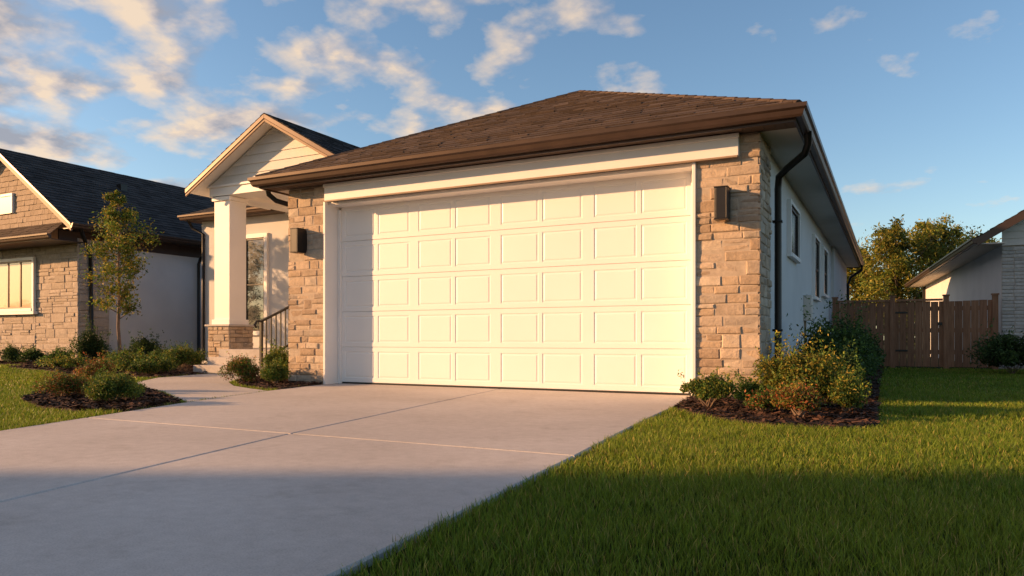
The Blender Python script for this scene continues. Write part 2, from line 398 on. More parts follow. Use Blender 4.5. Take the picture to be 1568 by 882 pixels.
# porch gable
gx,gz,hw,ez=-10.2,4.74,2.1,3.55
GR=H.part('porch_roof','shingle_d'); yf,yb=9.92,16
L=(gx-hw,ez);Rr=(gx+hw,ez)
GR.courses([(Rr[0],yf,ez),(Rr[0],yb,ez),(gx,yb,gz),(gx,yf,gz)],.145,.013,.25)
GR.courses([(L[0],yb,ez),(L[0],yf,ez),(gx,yf,gz),(gx,yb,gz)],.145,.013,.25)
sl=(gz-ez)/hw
RK=H.part('rake_boards','bronze',.004); RKW=H.part('rake_soffit','white')
def slab(mb,xa,xb,top0,th,y0,y1):
    za=gz-abs(xa-gx)*sl-top0; zb_=gz-abs(xb-gx)*sl-top0
    mb.hexa([(xa,y0,za-th),(xb,y0,zb_-th),(xb,y1,zb_-th),(xa,y1,za-th),(xa,y0,za),(xb,y0,zb_),(xb,y1,zb_),(xa,y1,za)])
for xa,xb in ((gx-hw,gx),(gx,gx+hw)):
    slab(RK,xa,xb,.004,.085,yf-.0,yf+.03)
    slab(H.part('rake_boards_lower','orange_tan',.004),xa,xb,.093,.05,yf+.012,yf+.04)
    slab(RKW,xa,xb,.016,.05,yf+.045,yb)
SD=H.part('gable_siding','siding')
gb=3.62; gy=10.27; xw=(gz-.09-gb)/sl
SD.courses([(gx-xw,gy,gb),(gx+xw,gy,gb),(gx,gy,gz-.09)],.17,.016,None,0,.002)
T.box(gx-1.8,gx+1.75,10.25,10.70,3.42,3.60); T.box(gx-1.82,gx+1.77,10.22,10.26,3.585,3.63)
T.box(-11.93,-11.51,10.70,12.5,3.42,3.60)
RKW.box(-11.52,-8.4,10.70,12.5,3.50,3.52)
W.box(-12.0,-8.4,12.3,12.5,3.40,3.6)
CO=H.part('porch_column','white',.006)
CO.box(-11.92,-11.50,10.30,10.72,.90,3.42); CO.box(-11.955,-11.465,10.265,10.755,3.33,3.41); CO.box(-11.955,-11.465,10.265,10.755,.90,1.0)
CO.box(-8.6,-8.2,10.30,10.72,.42,3.42)
S.stones((-12.0,10.24,0),(1,0,0),(0,-1,0),.59,.02,.86); S.stones((-11.44,10.24,0),(0,1,0),(1,0,0),.58,.02,.86)
S.stones((-12.0,10.82,0),(0,-1,0),(-1,0,0),.58,.02,.86)
MO.box(-11.995,-11.445,10.245,10.82,0,.86); H.part('capstone','concrete',.008).box(-12.06,-11.38,10.18,10.88,.862,.90)
PF=H.part('porch_steps','concrete',.008)
PF.box(-11.40,-8.0,9.95,12.5,0,.42); PF.box(-11.32,-9.3,9.62,9.948,0,.28); PF.box(-11.30,-9.3,9.29,9.618,0,.14)
PF.box(-12.6,-11.42,10.9,12.5,0,.42)
# railing
RL=H.part('porch_railing','dark')
def rail(p0,p1,h0,hgt,n):
    p0=Vector(p0);p1=Vector(p1)
    RL.beam(p0+Vector((0,0,hgt)),p1+Vector((0,0,hgt)),.045,.035); RL.beam(p0+Vector((0,0,.1)),p1+Vector((0,0,.1)),.03,.03)
    for k in range(n+1):
        q=p0+(p1-p0)*k/n; w=.045 if k in (0,n) else .02
        RL.box(q.x-w/2,q.x+w/2,q.y-w/2,q.y+w/2,q.z+(0 if k in(0,n) else .1),q.z+hgt)
rail((-9.62,9.30,.14),(-9.62,9.98,.42),0,.78,6); rail((-9.62,10.02,.42),(-8.05,10.02,.42),0,.82,13)
RL.limb([(-9.62,9.30,.92),(-9.62,9.20,.92),(-9.62,9.15,.86),(-9.62,9.19,.81)],[.02]*4,6)
window(H,(0,12.5,0),(1,0,0),(0,-1,0),-13.42,-12.80,.80,2.95,0,cas=.10,fm='dark')
window(H,(0,12.5,0),(1,0,0),(0,-1,0),-11.0,-10.0,.50,2.75,0,cas=.10,hb=False,fm='dark')
DS.limb([(-15.15,12.3,3.5),(-15.1,12.4,3.3),(-14.8,12.46,3.15),(-14.8,12.46,.1)],[.035]*4,8)
H.done()
def lantern(x,z):
    B=Build('wall_lantern',(x,7.745,z))
    b=B.part('housing','dark',.003)
    b.box(-.06,.06,-.012,.02,-.15,.15)
    D_=-.175
    b.box(-.065,-.050,D_,-.012,-.155,.155); b.box(.050,.065,D_,-.012,-.155,.155)
    b.box(-.050,.050,D_,D_+.012,-.155,.155); b.box(-.070,.070,D_-.005,-.012,.155,.167)
    b.box(-.070,.070,D_-.005,-.012,-.167,-.155)
    b.box(-.03,.03,-.02,-.012,.167,.19)
    g=B.part('lens','glass_w'); g.box(-.03,.03,-.12,-.03,-.172,-.168)
    B.done()
lantern(-1.53,1.99); lantern(-7.23,1.96)
# ================================================================== LEFT NEIGHBOUR
N=Build('neighbor_house')
nx,ny,nz=-18.15,11.5,3.15
W=N.part('walls','stucco'); W.box(nx-6,nx,ny+.02,20.5,0,nz)
S=N.part('stone_front','stone_l')
S.stones((nx-6.5,ny,0),(1,0,0),(0,-1,0),4.75,0.02,nz-.01,(.12,.24),(.25,.6),.04)
S.stones((nx-1.75,ny,0),(1,0,0),(0,-1,0),1.78,0.02,nz-.01,(.12,.24),(.25,.6),.04)
S.stones((nx+.005,ny,0),(0,1,0),(1,0,0),.8,0.02,nz-.01,(.12,.24),(.25,.6),.035)
MO=N.part('mortar','mortar'); MO.box(nx-6.4,nx+.002,ny-.018,ny+.018,0,nz-.003)
T=N.part('trim','white',.005)
window(N,(0,ny-.055,0),(1,0,0),(0,-1,0),-22.2,-19.95,1.42,2.68,3,'glass_w',.08,False,fm='bronze')
T.box(-22.4,-19.8,ny-.15,ny-.035,1.26,1.335)
rx,rz=-20.85,5.62; sl2=.68
def zz(x): return rz-abs(x-rx)*sl2
ex=nx+.55
RF=N.part('roof','shingle_d')
RF.courses([(ex,10.95,zz(ex)),(ex,21,zz(ex)),(rx,21,rz),(rx,10.95,rz)],.16,.014,.27)
exl=rx-(ex-rx)
RF.courses([(exl,21,zz(exl)),(exl,10.95,zz(exl)),(rx,10.95,rz),(rx,21,rz)],.16,.014,.27)
RK=N.part('rake_trim','orange_tan',.004); RKB=N.part('rake_edge','bronze')
for xa,xb in ((exl,rx),(rx,ex)):
    for mb,t0,th,y0,y1 in ((RKB,.004,.05,10.95,11.0),(RK,.056,.13,10.965,11.0),(RK,.012,.04,11.005,21)):
        za,zb_=zz(xa)-t0,zz(xb)-t0
        mb.hexa([(xa,y0,za-th),(xb,y0,zb_-th),(xb,y1,zb_-th),(xa,y1,za-th),(xa,y0,za),(xb,y0,zb_),(xb,y1,zb_),(xa,y1,za)])
SH=N.part('shake_gable','siding_t'); hb=3.5; xw=(rz-.2-hb)/sl2
SH.courses([(rx-xw,11.2,hb),(rx+xw,11.2,hb),(rx,11.2,rz-.2)],.14,.014,.16,.002)
T.box(rx-.05,rx+.5,11.13,11.2,4.35,4.42); T.box(rx+.42,rx+.5,11.13,11.2,3.9,4.35)
N.part('vent','dark').box(rx-.4,rx+.42,11.15,11.2,3.9,4.35)
SK=N.part('skirt_roof','shingle'); sx1=nx+.30
SK.courses([(nx-7,10.62,3.13),(sx1,10.62,3.13),(sx1-.35,11.2,3.52),(nx-7,11.2,3.52)],.14,.013,.25)
G=N.part('gutters','bronze'); G.line_prof((nx-7,10.64,3.02),(sx1+.02,10.64,3.02),(0,-1,0),GUT); G.box(nx-7,sx1,10.64,11.46,3.0,3.02)
G.line_prof((ex-.02,10.96,zz(ex)-.11),(ex-.02,21,zz(ex)-.11),(1,0,0),GUT); G.box(nx+.02,ex-.03,10.97,20.9,zz(ex)-.12,zz(ex)-.10)
G.box(nx-.02,nx+.02,11.0,20.5,3.0,zz(ex)-.1)
DS=N.part('downspouts','dark',0,True)
ze=zz(ex)
DS.limb([(ex,11.2,ze-.1),(ex,11.25,ze-.22),(nx+.2,11.6,ze-.5),(nx+.10,11.75,ze-.65),(nx+.10,11.8,.2),(nx+.35,11.7,.06)],[.045]*6,8)
DS.limb([(ex,15.0,ze-.1),(ex,15.0,ze-.22),(nx+.15,15.05,ze-.45),(nx+.08,15.05,ze-.6),(nx+.08,15.05,.05)],[.045]*5,8)
VT=N.part('roof_vent','dark'); VT.box(-20.0,-19.8,13.8,14.0,zz(-19.85)-.05,zz(-19.85)+.16)
N.done()
# ================================================================== RIGHT NEIGHBOUR
N=Build('neighbor_house',(2.0,18,0),math.radians(4.15))
W=N.part('walls','stucco'); W.box(0,9,.02,13,0,2.56)
S=N.part('brick_front','brick_w'); S.stones((0,.0,0),(1,0,0),(0,-1,0),5,.02,2.5,(.07,.075),(.2,.24),.02,.008,.002)
N.part('mortar','mortar').box(.005,5,-.004,.015,0,2.55)
slr=.62; 
def zr_(x): return 2.66+ (x+.5)*slr
RF=N.part('roof','shingle_d'); RF.courses([(-.5,13.4,2.66),(-.5,-.45,2.66),(4.5,-.45,zr_(4.5)),(4.5,13.4,zr_(4.5))],.15,.013,.25)
RK=N.part('rake','bronze',.004); rs=N.part('soffit','trim')
for mb,t0,th,y0,y1 in ((RK,.004,.17,-.45,-.41),(rs,.012,.03,-.405,13.3)):
    xa,xb=-.5,4.5; za,zb_=zr_(xa)-t0,zr_(xb)-t0
    mb.hexa([(xa,y0,za-th),(xb,y0,zb_-th),(xb,y1,zb_-th),(xa,y1,za-th),(xa,y0,za),(xb,y0,zb_),(xb,y1,zb_),(xa,y1,za)])
SD=N.part('gable_siding','siding'); SD.courses([(.0,-.03,2.52),(4.5,-.03,2.52),(4.5,-.03,zr_(4.5)-.1),(0,-.03,zr_(0)-.1)],.14,.014)
RK.line_prof((-.5,-.45,2.54),(-.5,13.3,2.54),(-1,0,0),GUT); rs.box(-.49,-.005,-.40,13.2,2.53,2.55)
N.part('downspout','dark').box(-.09,-.01,12.5,12.6,0,2.5)
window(N,(0,-.03,0),(1,0,0),(0,-1,0),.75,1.7,.9,2.1)
N.done()
# ================================================================== HOUSE ACROSS
N=Build('two_storey_house'); W=N.part('walls','stone_l'); 
W.box(-26,-15,-21,-9.5,0,8.6)
RF=N.part('roof','shingle_d'); cc=[(-26.3,-21.3,8.65),(-14.7,-21.3,8.65),(-14.7,-9.3,8.65),(-26.3,-9.3,8.65)]; ap=(-20.5,-15.3,11.2)
for k in range(4): RF.courses([cc[k],cc[(k+1)%4],ap],.3,.014,.6)
N.part('eaves','bronze').ring(-26.2,-14.8,-21.2,-9.4,8.48,GUT); N.part('soffit','trim').box(-26.3,-14.7,-21.3,-9.3,8.6,8.64)
for z in (1,5):
    for a in (-24.5,-21.5,-18.5): window(N,(0,-9.5,0),(-1,0,0),(0,1,0),-a,-a+1.2,z,z+1.5)
    for a in (-19,-15,-12): window(N,(-15,0,0),(0,1,0),(1,0,0),a,a+1.2,z,z+1.5)
N.done()
# ================================================================== FENCE
B=Build('wooden_fence'); f=B.part('boards','wood'); x=-1.14; yF=17.6
while x<1.85:
    w=.135; g=R.uniform(.004,.012); f.box(x,x+w,yF+R.uniform(-.004,.004),yF+.02,.04,1.40+R.uniform(-.012,.012)); x+=w+g
r=B.part('rails_posts','wood')
for z in (.3,.75,1.2): r.box(-1.14,1.9,yF+.024,yF+.065,z,z+.09)
for px in (-1.1,.02,1.0,1.85): r.box(px-.05,px+.05,yF-.04,yF+.08,0,1.5); r.box(px-.065,px+.065,yF-.055,yF+.095,1.502,1.53)
r.box(-1.14,-.03,yF-.03,yF-.006,1.405,1.45); r.box(.08,.94,yF-.03,yF-.006,1.405,1.45)
hd=B.part('gate_hardware','dark'); hd.box(.07,.3,yF-.012,yF-.006,1.15,1.19); hd.box(.07,.3,yF-.012,yF-.006,.35,.39); hd.box(.85,.93,yF-.03,yF-.006,.9,.96)
B.done()
B=Build('wooden_fence'); f=B.part('boards','wood'); x=-18.1
while x<-14.95: f.box(x,x+.135,16.5,16.52,.03,1.75+R.uniform(-.01,.01)); x+=.143
B.part('rails','wood').box(-18.1,-14.9,16.525,16.56,1.3,1.39); B.part('rails','wood').box(-18.1,-14.9,16.525,16.56,.3,.39)
B.done()
# ================================================================== GROUND
g=MB(); g.face([(-400,-400,-.03),(400,-400,-.03),(400,400,-.03),(-400,400,-.03)]); single('ground',g,'ground')
def itp(tab): 
    ys=[a for a,b in tab]; xs=[b for a,b in tab]; return lambda y: float(np.interp(y,ys,xs))
xr=itp([(-6,-1.0),(1.5,-1.30),(3.4,-1.47),(5.5,-1.68),(7.6,-1.84),(8.2,-1.84)])
xl=itp([(-6,-4.3),(0,-4.55),(2.83,-5.32),(5,-6.13),(6.5,-6.6),(7.6,-6.84),(8.2,-6.84)])
xm=itp([(-6,-2.5),(1.6,-3.0),(3.6,-3.48),(7.1,-4.13),(8.2,-4.32)])
B=Build('driveway'); c=B.part('slabs','concrete'); rows=[-6,-.8,3.62,8.12]; gp=.007
for a,b in zip(rows[:-1],rows[1:]):
    ys=list(np.linspace(a+gp,b-gp,12))
    c.prism([(xm(y)+gp,y) for y in reversed(ys)]+[(xr(y),y) for y in ys],-.12,0,.008)
    c.prism([(xl(y),y) for y in reversed(ys)]+[(xm(y)-gp,y) for y in ys],-.12,0,.008)
B.done()
PATH_LO=[(-6.16,5.02),(-6.75,5.32),(-7.6,5.85),(-8.8,6.4),(-9.6,6.95),(-10.4,7.9),(-10.8,9.25)]
PATH_HI=[(-9.35,9.25),(-9.1,8.5),(-8.5,7.6),(-7.7,6.98),(-7.1,6.7),(-6.62,6.5)]
path=[(x-.01,y) for x,y in PATH_LO]+PATH_HI
B=Build('garden_path'); c=B.part('slab','concrete')
pc=list(path)
area=sum(pc[k-1][0]*pc[k][1]-pc[k][0]*pc[k-1][1] for k in range(len(pc)))
if area<0: pc=pc[::-1]
c.prism([(x-.008,y) for x,y in pc],-.12,-.001,.005); B.done()
r=MB(); r.box(-200,200,-14,-6.6,-.2,-.025); single('road',r,'asphalt')
r=MB(); r.box(-200,-4.4,-6.6,-6.35,-.2,.1); r.box(-.9,200,-6.6,-6.35,-.2,.1); single('kerb',r,'concrete')
# mulch beds
BED_R=[(-1.86,7.74),(-1.72,6.55),(-1.50,6.15),(-1.15,5.75),(-.75,5.52),(-.3,5.55),(-.08,5.9),(-.12,8),(-.15,12),(-.15,17.5),(-1.2,17.5),(-1.2,7.74)]
BED_G=[(-6.88,7.74),(-6.66,6.75),(-7.1,6.82),(-7.7,7.08),(-8.45,7.7),(-9.0,8.55),(-9.25,9.3),(-9.25,12.4),(-7.5,12.4),(-7.5,7.74)]
BED_I=[(-6.14,4.92),(-5.82,4.1),(-6.2,3.92),(-6.9,4.0),(-7.8,4.35),(-8.6,5.0),(-9.0,5.9),(-8.7,6.25),(-7.6,5.72),(-6.75,5.22)]
BED_P=[(-10.5,7.9),(-11.2,7.6),(-12.6,7.8),(-14.6,8.6),(-17.0,9.2),(-18.0,10.2),(-18.1,15),(-14.9,15),(-14.9,12.4),(-12.1,12.4),(-12.1,10.1),(-11.4,9.3),(-10.85,9.25)]
BED_N=[(-18.0,10.2),(-19,10.2),(-24,10.3),(-24,11.45),(-18.1,11.45)]
def bed(poly,nchip,sz=1.0):
    B=Build('mulch_bed'); m=MB()
    a=sum(poly[k-1][0]*poly[k][1]-poly[k][0]*poly[k-1][1] for k in range(len(poly)))
    p=poly if a>0 else poly[::-1]
    m.prism(p,-.06,.012,.02); single('mulch',m,'mulch',B.e)
    P=np.array(poly); lo=P.min(0);hi=P.max(0)
    pts=NR.rand(nchip*2,2)*(hi-lo)+lo; pts=pts[inpoly(pts,poly)][:nchip]; n=len(pts)
    th=NR.rand(n)*6.28; L=NR.uniform(.012,.038,n)*sz; Wd=NR.uniform(.005,.012,n)*sz; z=NR.uniform(.012,.034,n)
    tl=NR.uniform(-.4,.4,n); ux=np.stack([np.cos(th)*np.cos(tl),np.sin(th)*np.cos(tl),np.sin(tl)],1); vx=np.stack([-np.sin(th),np.cos(th),NR.uniform(-.6,.6,n)],1)
    c=np.concatenate([pts,z[:,None]],1)
    V=np.stack([c-ux*L[:,None]-vx*Wd[:,None],c+ux*L[:,None]-vx*Wd[:,None]*.7,c+ux*L[:,None]*.9+vx*Wd[:,None],c-ux*L[:,None]+vx*Wd[:,None]],1).reshape(-1,3)
    i=np.arange(n)*4; T=np.concatenate([np.stack([i,i+1,i+2],1),np.stack([i,i+2,i+3],1)])
    C=np.repeat(np.array([.055,.028,.018])*NR.uniform(.25,2.0,(n,1)),4,0)
    tri_mesh('chips',V,T,C,'chip',B.e)
bed(BED_R,15000); bed(BED_G,9000); bed(BED_I,9000); bed(BED_P,7000,1.5); bed(BED_N,2000,1.5)
# ================================================================== GRASS
def blades(name,pts,h,w,bend=.7):
    n=len(pts); x,y=pts[:,0],pts[:,1]
    cl=.5+.25*np.sin(x*5.1+np.sin(y*3.3)*1.7)+.25*np.sin(y*6.3+np.sin(x*4.1)*2)
    big=.5+.5*np.sin(x*1.3+y*.7+np.sin(y*1.9)*.8)
    H_=h*NR.uniform(.5,1.15,n)*(.78+.38*cl); W_=w*NR.uniform(.7,1.3,n)
    th=NR.rand(n)*6.283; ph=NR.rand(n)*6.283; ln=bend*NR.uniform(.1,1,n)*H_
    s=np.stack([np.cos(th),np.sin(th),np.zeros(n)],1)*W_[:,None]*.5
    dr=np.stack([np.cos(ph),np.sin(ph),np.zeros(n)],1)*ln[:,None]
    b=np.stack([x,y,np.full(n,-.03)],1); up=np.array([0,0,1.])
    m=b+up*(H_*.55)[:,None]+dr*.3; t=b+up*H_[:,None]+dr
    V=np.stack([b-s,b+s,m-s*.8,m+s*.8,t],1).reshape(-1,3)
    i=np.arange(n)*5; T=np.concatenate([np.stack([i,i+1,i+2],1),np.stack([i+1,i+3,i+2],1),np.stack([i+2,i+3,i+4],1)])
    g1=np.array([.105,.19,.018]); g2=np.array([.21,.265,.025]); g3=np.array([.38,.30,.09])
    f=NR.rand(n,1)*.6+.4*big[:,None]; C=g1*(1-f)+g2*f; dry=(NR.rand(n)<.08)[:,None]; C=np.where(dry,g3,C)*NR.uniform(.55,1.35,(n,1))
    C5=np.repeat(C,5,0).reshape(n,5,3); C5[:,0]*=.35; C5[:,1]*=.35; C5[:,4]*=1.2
    return V,T,C5.reshape(-1,3)
def lawn(regions,name):
    Vs=[];Ts=[];Cs=[];off=0
    for inc,exc,lo,hi in regions:
        A=(hi[0]-lo[0])*(hi[1]-lo[1])
        for d0,d1,den,h,w in ((-2,3.2,14000,.052,.0032),(3.2,5.5,9000,.052,.0044),(5.5,9,4400,.052,.007),(9,15,1500,.055,.012),(15,32,450,.06,.024)):
            n=int(A*den)
            if n>9e6: n=int(9e6)
            p=NR.rand(n,2)*np.array([hi[0]-lo[0],hi[1]-lo[1]])+np.array(lo)
            d=-SN*p[:,0]+CS*p[:,1]; r=CS*p[:,0]+SN*p[:,1]
            p=p[(d>=d0)&(d<d1)&(d>.9)&(np.abs(r)<np.maximum(d,1)*.85+1.5)]
            if not len(p): continue
            k=inc(p)
            for e in exc: k&=~inpoly(p,e)
            p=p[k]
            if not len(p): continue
            V,T,C=blades('',p,h,w); Vs.append(V);Ts.append(T+off);Cs.append(C); off+=len(V)
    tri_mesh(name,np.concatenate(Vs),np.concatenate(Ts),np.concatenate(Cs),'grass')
ry=np.linspace(-6,8.2,60)
def right_of(p): return (p[:,0]>np.interp(p[:,1],ry,[xr(y) for y in ry])+.002+.010*np.sin(p[:,1]*23)+NR.uniform(-.010,.012,len(p)))&~((p[:,1]>7.7)&(p[:,0]<-1.2))
def left_of(p): return (p[:,0]<np.interp(p[:,1],ry,[xl(y) for y in ry])+NR.uniform(-.01,.01,len(p)))&~((p[:,1]>7.7)&(p[:,0]>-7.6))
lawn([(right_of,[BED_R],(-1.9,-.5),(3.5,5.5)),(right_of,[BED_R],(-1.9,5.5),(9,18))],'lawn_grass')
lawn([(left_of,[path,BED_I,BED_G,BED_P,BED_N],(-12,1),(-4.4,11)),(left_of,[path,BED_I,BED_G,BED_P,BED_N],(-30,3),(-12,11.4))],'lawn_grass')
# ================================================================== FOLIAGE
def leaves(cen,size,col,spread=1.0):
    n=len(cen); a=NR.normal(size=(n,3)); a/=np.linalg.norm(a,axis=1)[:,None]
    b=NR.normal(size=(n,3)); b[:,2]+=.3; b-=a*np.sum(a*b,1)[:,None]; b/=np.linalg.norm(b,axis=1)[:,None]
    s=size*NR.uniform(.6,1.3,n)[:,None]; nn=np.cross(a,b)
    V=np.stack([cen-a*s,cen-b*s*.42+nn*s*.12,cen+a*s,cen+b*s*.42+nn*s*.12],1).reshape(-1,3)
    i=np.arange(n)*4; T=np.concatenate([np.stack([i,i+1,i+2],1),np.stack([i,i+2,i+3],1)])
    return V,T,np.repeat(col,4,0)
GREEN=[(.075,.14,.024),(.11,.18,.03),(.06,.11,.022)]
YEL=[(.24,.22,.03),(.15,.20,.028),(.33,.25,.04)]
RED=[(.32,.10,.035),(.20,.16,.03),(.11,.16,.028)]
DARK=[(.035,.068,.02),(.05,.09,.024),(.066,.11,.027)]
def shrub(x,y,w,h,n,pal,leaf=.014,name='shrub',lumps=16,base=.02,sprigs=12):
    B=Build(name,(x,y,0))
    cs=[];rad=[]
    for k in range(lumps):
        v=NR.normal(size=3); v/=np.linalg.norm(v); v[2]=abs(v[2])*1.0
        q=NR.uniform(.35,.85); cs.append([v[0]*q*w/2,v[1]*q*w/2,base+h*(.26+.52*v[2]*q*1.1)]); rad.append(NR.uniform(.15,.33))
    cs=np.array(cs);rad=np.array(rad); lt=NR.uniform(.65,1.3,lumps)
    k=NR.randint(0,lumps,n); v=NR.normal(size=(n,3)); v/=np.linalg.norm(v,axis=1)[:,None]
    rr=NR.rand(n)**.45; P=cs[k]+v*(rad[k]*rr)[:,None]*np.array([w*.9,w*.9,h])*1.0; tone=lt[k]
    if sprigs:
        sp=[]
        for j in range(sprigs):
            c0=cs[NR.randint(lumps)]; d=np.array([NR.uniform(-.6,.6),NR.uniform(-.6,.6),1.]); L=h*NR.uniform(.3,.6)
            tt=NR.rand(24)[:,None]; sp.append(c0+d*L*tt+NR.normal(size=(24,3))*leaf*.8)
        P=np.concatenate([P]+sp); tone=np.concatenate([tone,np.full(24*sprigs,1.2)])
    kp=P[:,2]>.012; P=P[kp]; tone=tone[kp]; m=len(P)
    pal=np.array(pal); kk=NR.randint(0,len(pal),m); C=pal[kk]
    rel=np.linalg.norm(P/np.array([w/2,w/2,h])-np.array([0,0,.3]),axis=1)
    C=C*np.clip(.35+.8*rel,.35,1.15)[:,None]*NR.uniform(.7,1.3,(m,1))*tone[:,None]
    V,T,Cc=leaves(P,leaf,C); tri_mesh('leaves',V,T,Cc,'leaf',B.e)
    mb=B.part('stems','bark')
    for j in range(12):
        c0=cs[NR.randint(lumps)]; mb.limb([(R.uniform(-.03,.03),R.uniform(-.03,.03),0),tuple(c0*np.array([.5,.5,.55])),tuple(c0)],[.007,.005,.002],5)
    B.done()
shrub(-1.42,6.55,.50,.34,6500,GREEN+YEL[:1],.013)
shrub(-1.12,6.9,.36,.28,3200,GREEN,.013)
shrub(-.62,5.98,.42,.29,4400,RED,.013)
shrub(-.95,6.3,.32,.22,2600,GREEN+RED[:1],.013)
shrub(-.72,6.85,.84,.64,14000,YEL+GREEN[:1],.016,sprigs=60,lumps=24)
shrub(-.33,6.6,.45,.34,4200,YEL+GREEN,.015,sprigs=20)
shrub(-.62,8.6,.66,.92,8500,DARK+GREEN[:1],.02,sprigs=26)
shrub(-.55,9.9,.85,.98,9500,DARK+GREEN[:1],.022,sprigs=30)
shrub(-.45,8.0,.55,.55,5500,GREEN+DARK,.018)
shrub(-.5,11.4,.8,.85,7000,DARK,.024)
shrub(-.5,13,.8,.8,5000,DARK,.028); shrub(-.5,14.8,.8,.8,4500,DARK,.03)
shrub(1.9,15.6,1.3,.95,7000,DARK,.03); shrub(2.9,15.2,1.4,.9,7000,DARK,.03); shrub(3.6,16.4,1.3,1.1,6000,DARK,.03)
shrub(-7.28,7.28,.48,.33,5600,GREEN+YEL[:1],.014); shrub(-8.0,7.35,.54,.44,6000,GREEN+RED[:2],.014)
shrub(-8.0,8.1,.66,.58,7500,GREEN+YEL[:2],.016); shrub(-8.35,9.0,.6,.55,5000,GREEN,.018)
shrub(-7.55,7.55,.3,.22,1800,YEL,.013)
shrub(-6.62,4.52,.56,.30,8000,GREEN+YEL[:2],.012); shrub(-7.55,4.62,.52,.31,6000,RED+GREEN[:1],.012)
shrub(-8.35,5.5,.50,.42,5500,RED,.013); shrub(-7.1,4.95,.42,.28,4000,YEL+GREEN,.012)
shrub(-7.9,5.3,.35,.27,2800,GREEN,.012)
for a in ((-11.3,8.5,.8,.36),(-12.1,8.7,.9,.40),(-12.9,9.0,.8,.36),(-11.9,9.5,.8,.5),(-13.7,9.6,.7,.45),(-11.0,8.1,.5,.26),(-13.2,10.6,.9,.55)):
    shrub(a[0],a[1],a[2],a[3],4200,GREEN+DARK[:1]+YEL[:1],.02)
shrub(-15.9,10.3,.75,1.0,5500,DARK,.028,sprigs=14); shrub(-16.6,12.2,.8,.8,4000,DARK,.028)
shrub(-15.2,11.6,.7,.5,3000,DARK,.026); shrub(-17.3,10.5,.7,.4,3000,GREEN,.025)
for a in ((-18.8,10.8,.7,.4),(-19.8,10.85,.7,.45),(-20.9,10.8,.8,.5),(-22,10.8,.8,.5)): shrub(a[0],a[1],a[2],a[3],3000,DARK+GREEN[:1],.026)
shrub(-14.4,8.9,.9,.3,2500,YEL+GREEN,.022)
def tree(name,x,y,h,z0,rmax,nb,npb,pal,leaf,tr,shape):
    B=Build(name,(x,y,0)); mb=B.part('trunk_and_limbs','bark',0,True)
    K=9; tp=[(.03*math.sin(k*1.3)*h/4,.03*math.cos(k*1.7)*h/4,h*.96*k/K) for k in range(K+1)]
    mb.limb(tp,[tr*(1-.88*k/K)+.002 for k in range(K+1)],9)
    Ps=[];Cm=[]
    for b in range(nb):
        f=(b+.5)/nb; z=z0+(h*.95-z0)*f; az=b*2.399+R.uniform(-.4,.4)
        L=rmax*shape(f)*R.uniform(.6,1.2); rise=L*R.uniform(.55,1.1)
        kx=np.interp(z,[q[2] for q in tp],[q[0] for q in tp]); ky=np.interp(z,[q[2] for q in tp],[q[1] for q in tp])
        p0=np.array([kx,ky,z-.1*h*.2]); p1=p0+np.array([math.cos(az)*L*.5,math.sin(az)*L*.5,rise*.35]); p2=p0+np.array([math.cos(az)*L,math.sin(az)*L,rise])
        r0=tr*.35*(1-.6*f); mb.limb([tuple(p0),tuple(p1),tuple(p2)],[r0,r0*.6,r0*.2],6)
        for s_ in range(4):
            t0=R.uniform(.3,1); q=p0+(p2-p0)*t0+ (np.array([R.uniform(-1,1),R.uniform(-1,1),R.uniform(-.3,.9)]))*L*.32
            mb.limb([tuple(p0+(p2-p0)*t0*.9),tuple(q)],[r0*.35,r0*.12],4)
            m=npb//4; c=q+NR.normal(size=(m,3))*L*np.array([.16,.16,.14])+ (p2-p0)*.15*(NR.rand(m,1)-.5)
            Ps.append(c); Cm.append(np.full(m,R.uniform(.55,1.4)))
    P=np.concatenate(Ps); cm=np.concatenate(Cm); pal=np.array(pal); C=pal[NR.randint(0,len(pal),len(P))]*cm[:,None]*NR.uniform(.75,1.25,(len(P),1))
    V,T,C4=leaves(P,leaf,C); tri_mesh('crown_leaves',V,T,C4,'leaf',B.e); B.done()
tree('young_tree',-15.45,10.72,4.15,1.1,.58,40,210,YEL+GREEN[:2],.037,.042,lambda f:.55+.75*math.sin(math.pi*min(1,f*.85+.12))-.45*f)
def dome(f): return .75+.6*math.sin(math.pi*(f*.8+.1))-.5*f
for (x,y,h,r) in ((.2,38,5.5,1.25),(1.9,40,5.9,1.4),(-1.6,41,4.9,1.3),(3.6,43,5.2,1.5)):
    tree('background_tree',x,y,h,1.2,r*1.05,34,420,[(.17,.18,.025),(.11,.15,.024),(.24,.20,.035)],.085,.12,dome)
n=60000; th=NR.uniform(0,6.283,n); lump=np.abs(np.sin(th*37)+.6*np.sin(th*83+1)+.4*np.sin(th*151))*1.3+2.2
rr=NR.uniform(84,92,n); P=np.stack([rr*np.cos(th),rr*np.sin(th),NR.rand(n)**.8*lump*1.1],1)
C=np.array([.05,.07,.022])*NR.uniform(.5,1.6,(n,1)); V,T,C4=leaves(P,.45,C); tri_mesh('distant_trees',V,T,C4,'leaf')
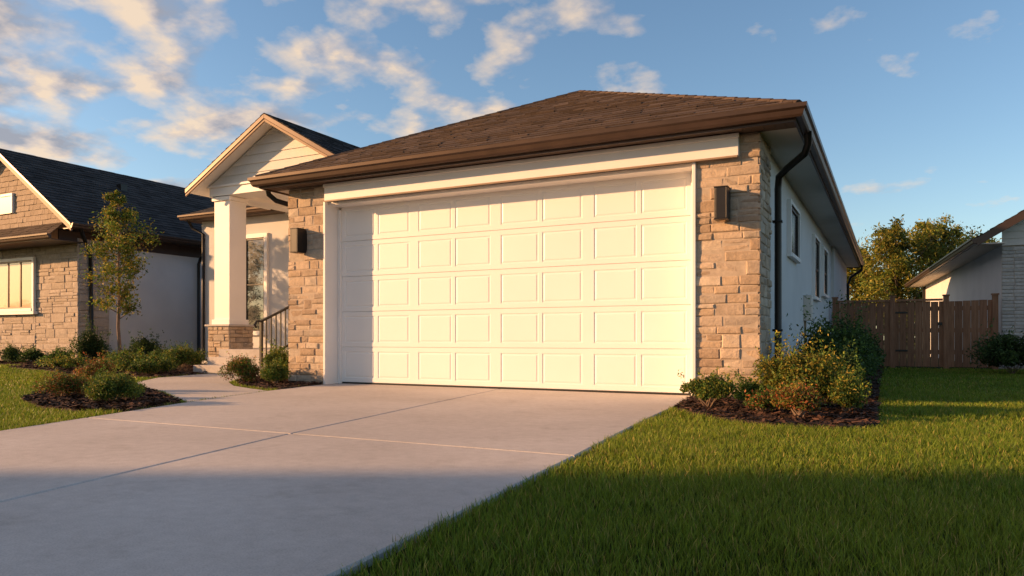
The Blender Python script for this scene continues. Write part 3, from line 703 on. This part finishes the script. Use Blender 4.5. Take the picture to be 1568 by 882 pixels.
# ================================================================== SKY
w=bpy.data.worlds.new('World'); scene.world=w; w.use_nodes=True; nt=w.node_tree; nd=nt.nodes; lk=nt.links; nd.clear()
def N_(ty,**k):
    n=nd.new(ty)
    for a,b in k.items(): setattr(n,a,b)
    return n
def MA(op,a,b=None,c=None,clamp=False):
    n=nd.new('ShaderNodeMath'); n.operation=op; n.use_clamp=clamp
    for i,v in enumerate((a,b,c)):
        if v is None: continue
        if isinstance(v,(int,float)): n.inputs[i].default_value=v
        else: lk.new(v,n.inputs[i])
    return n.outputs[0]
sky=N_('ShaderNodeTexSky'); sky.sky_type='NISHITA'; sky.sun_disc=False
sky.sun_elevation=math.radians(SUN_EL); sky.sun_rotation=math.radians(242.8); sky.air_density=1.0; sky.dust_density=.7; sky.ozone_density=1.8
hs=N_('ShaderNodeHueSaturation'); hs.inputs['Saturation'].default_value=1.06; lk.new(sky.outputs[0],hs.inputs['Color'])
bg=N_('ShaderNodeBackground'); lk.new(hs.outputs[0],bg.inputs[0]); bg.inputs[1].default_value=.195
tc=N_('ShaderNodeTexCoord'); sp=N_('ShaderNodeSeparateXYZ'); lk.new(tc.outputs['Generated'],sp.inputs[0])
X,Y,Z=sp.outputs; zc=MA('ADD',MA('MAXIMUM',Z,.0),.26)
cx=MA('DIVIDE',X,zc); cy=MA('DIVIDE',Y,zc)
def noise_at(ox,oy,scale,det,rough=.55,seed=0,w=0.0):
    cb=N_('ShaderNodeCombineXYZ'); lk.new(MA('ADD',cx,ox),cb.inputs[0]); lk.new(MA('ADD',cy,oy),cb.inputs[1]); cb.inputs[2].default_value=seed
    n=N_('ShaderNodeTexNoise'); n.inputs['Scale'].default_value=scale; n.inputs['Detail'].default_value=det; n.inputs['Roughness'].default_value=rough
    lk.new(cb.outputs[0],n.inputs['Vector']); return n.outputs['Fac']
side=MA('ADD',MA('MULTIPLY',X,CS),MA('MULTIPLY',Y,SN))
n1=noise_at(0,0,5.2,7,.5,3.1); n1b=noise_at(-.04,-.02,5.2,7,.5,3.1)
nb=noise_at(0,0,1.4,2,.5,8.0)
def dens(n): 
    v=MA('ADD',MA('MULTIPLY',n,.85),MA('MULTIPLY',nb,.15))
    thr=MA('ADD',.525,MA('MULTIPLY',side,.22))
    thr=MA('MINIMUM',thr,.59)
    return MA('SUBTRACT',v,thr)
d1=dens(n1)
den=MA('MULTIPLY',d1,7.0,clamp=True)
den=MA('MULTIPLY',den,MA('MULTIPLY',MA('SUBTRACT',Z,.02),9.0,clamp=True))
lit=MA('ADD',.70,MA('MULTIPLY',MA('SUBTRACT',n1,n1b),6.0)); lit=MA('SUBTRACT',lit,MA('MULTIPLY',d1,1.8),clamp=True)
rp=N_('ShaderNodeValToRGB'); lk.new(lit,rp.inputs[0]); e=rp.color_ramp.elements
e[0].position=.1; e[0].color=(.38,.38,.43,1); e[1].position=.9; e[1].color=(1.0,.77,.55,1)
x=e.new(.5); x.color=(.70,.59,.53,1)
bc=N_('ShaderNodeBackground'); lk.new(rp.outputs[0],bc.inputs[0]); bc.inputs[1].default_value=.97
ms=N_('ShaderNodeMixShader'); lk.new(MA('MULTIPLY',den,.90),ms.inputs[0]); lk.new(bg.outputs[0],ms.inputs[1]); lk.new(bc.outputs[0],ms.inputs[2])
wo=N_('ShaderNodeOutputWorld'); lk.new(ms.outputs[0],wo.inputs[0])
# sun
sd=bpy.data.lights.new('sun','SUN'); sd.energy=9.2; sd.angle=math.radians(.9); sd.color=(1,.54,.24)
so=bpy.data.objects.new('sun',sd); COL.objects.link(so); el=math.radians(SUN_EL)
tv=Vector((CS*math.cos(el),SN*math.cos(el),-math.sin(el))); so.rotation_euler=tv.to_track_quat('-Z','Y').to_euler(); so.location=(-20,-10,30)
# camera
cd=bpy.data.cameras.new('camera'); cam=bpy.data.objects.new('camera',cd); COL.objects.link(cam)
cam.location=(0,0,.616); cam.rotation_euler=(math.radians(90),0,math.radians(27.21)); cd.lens=25.95; cd.sensor_width=36; cd.shift_y=78/1568; cd.clip_end=2000; cd.clip_start=.05
scene.camera=cam
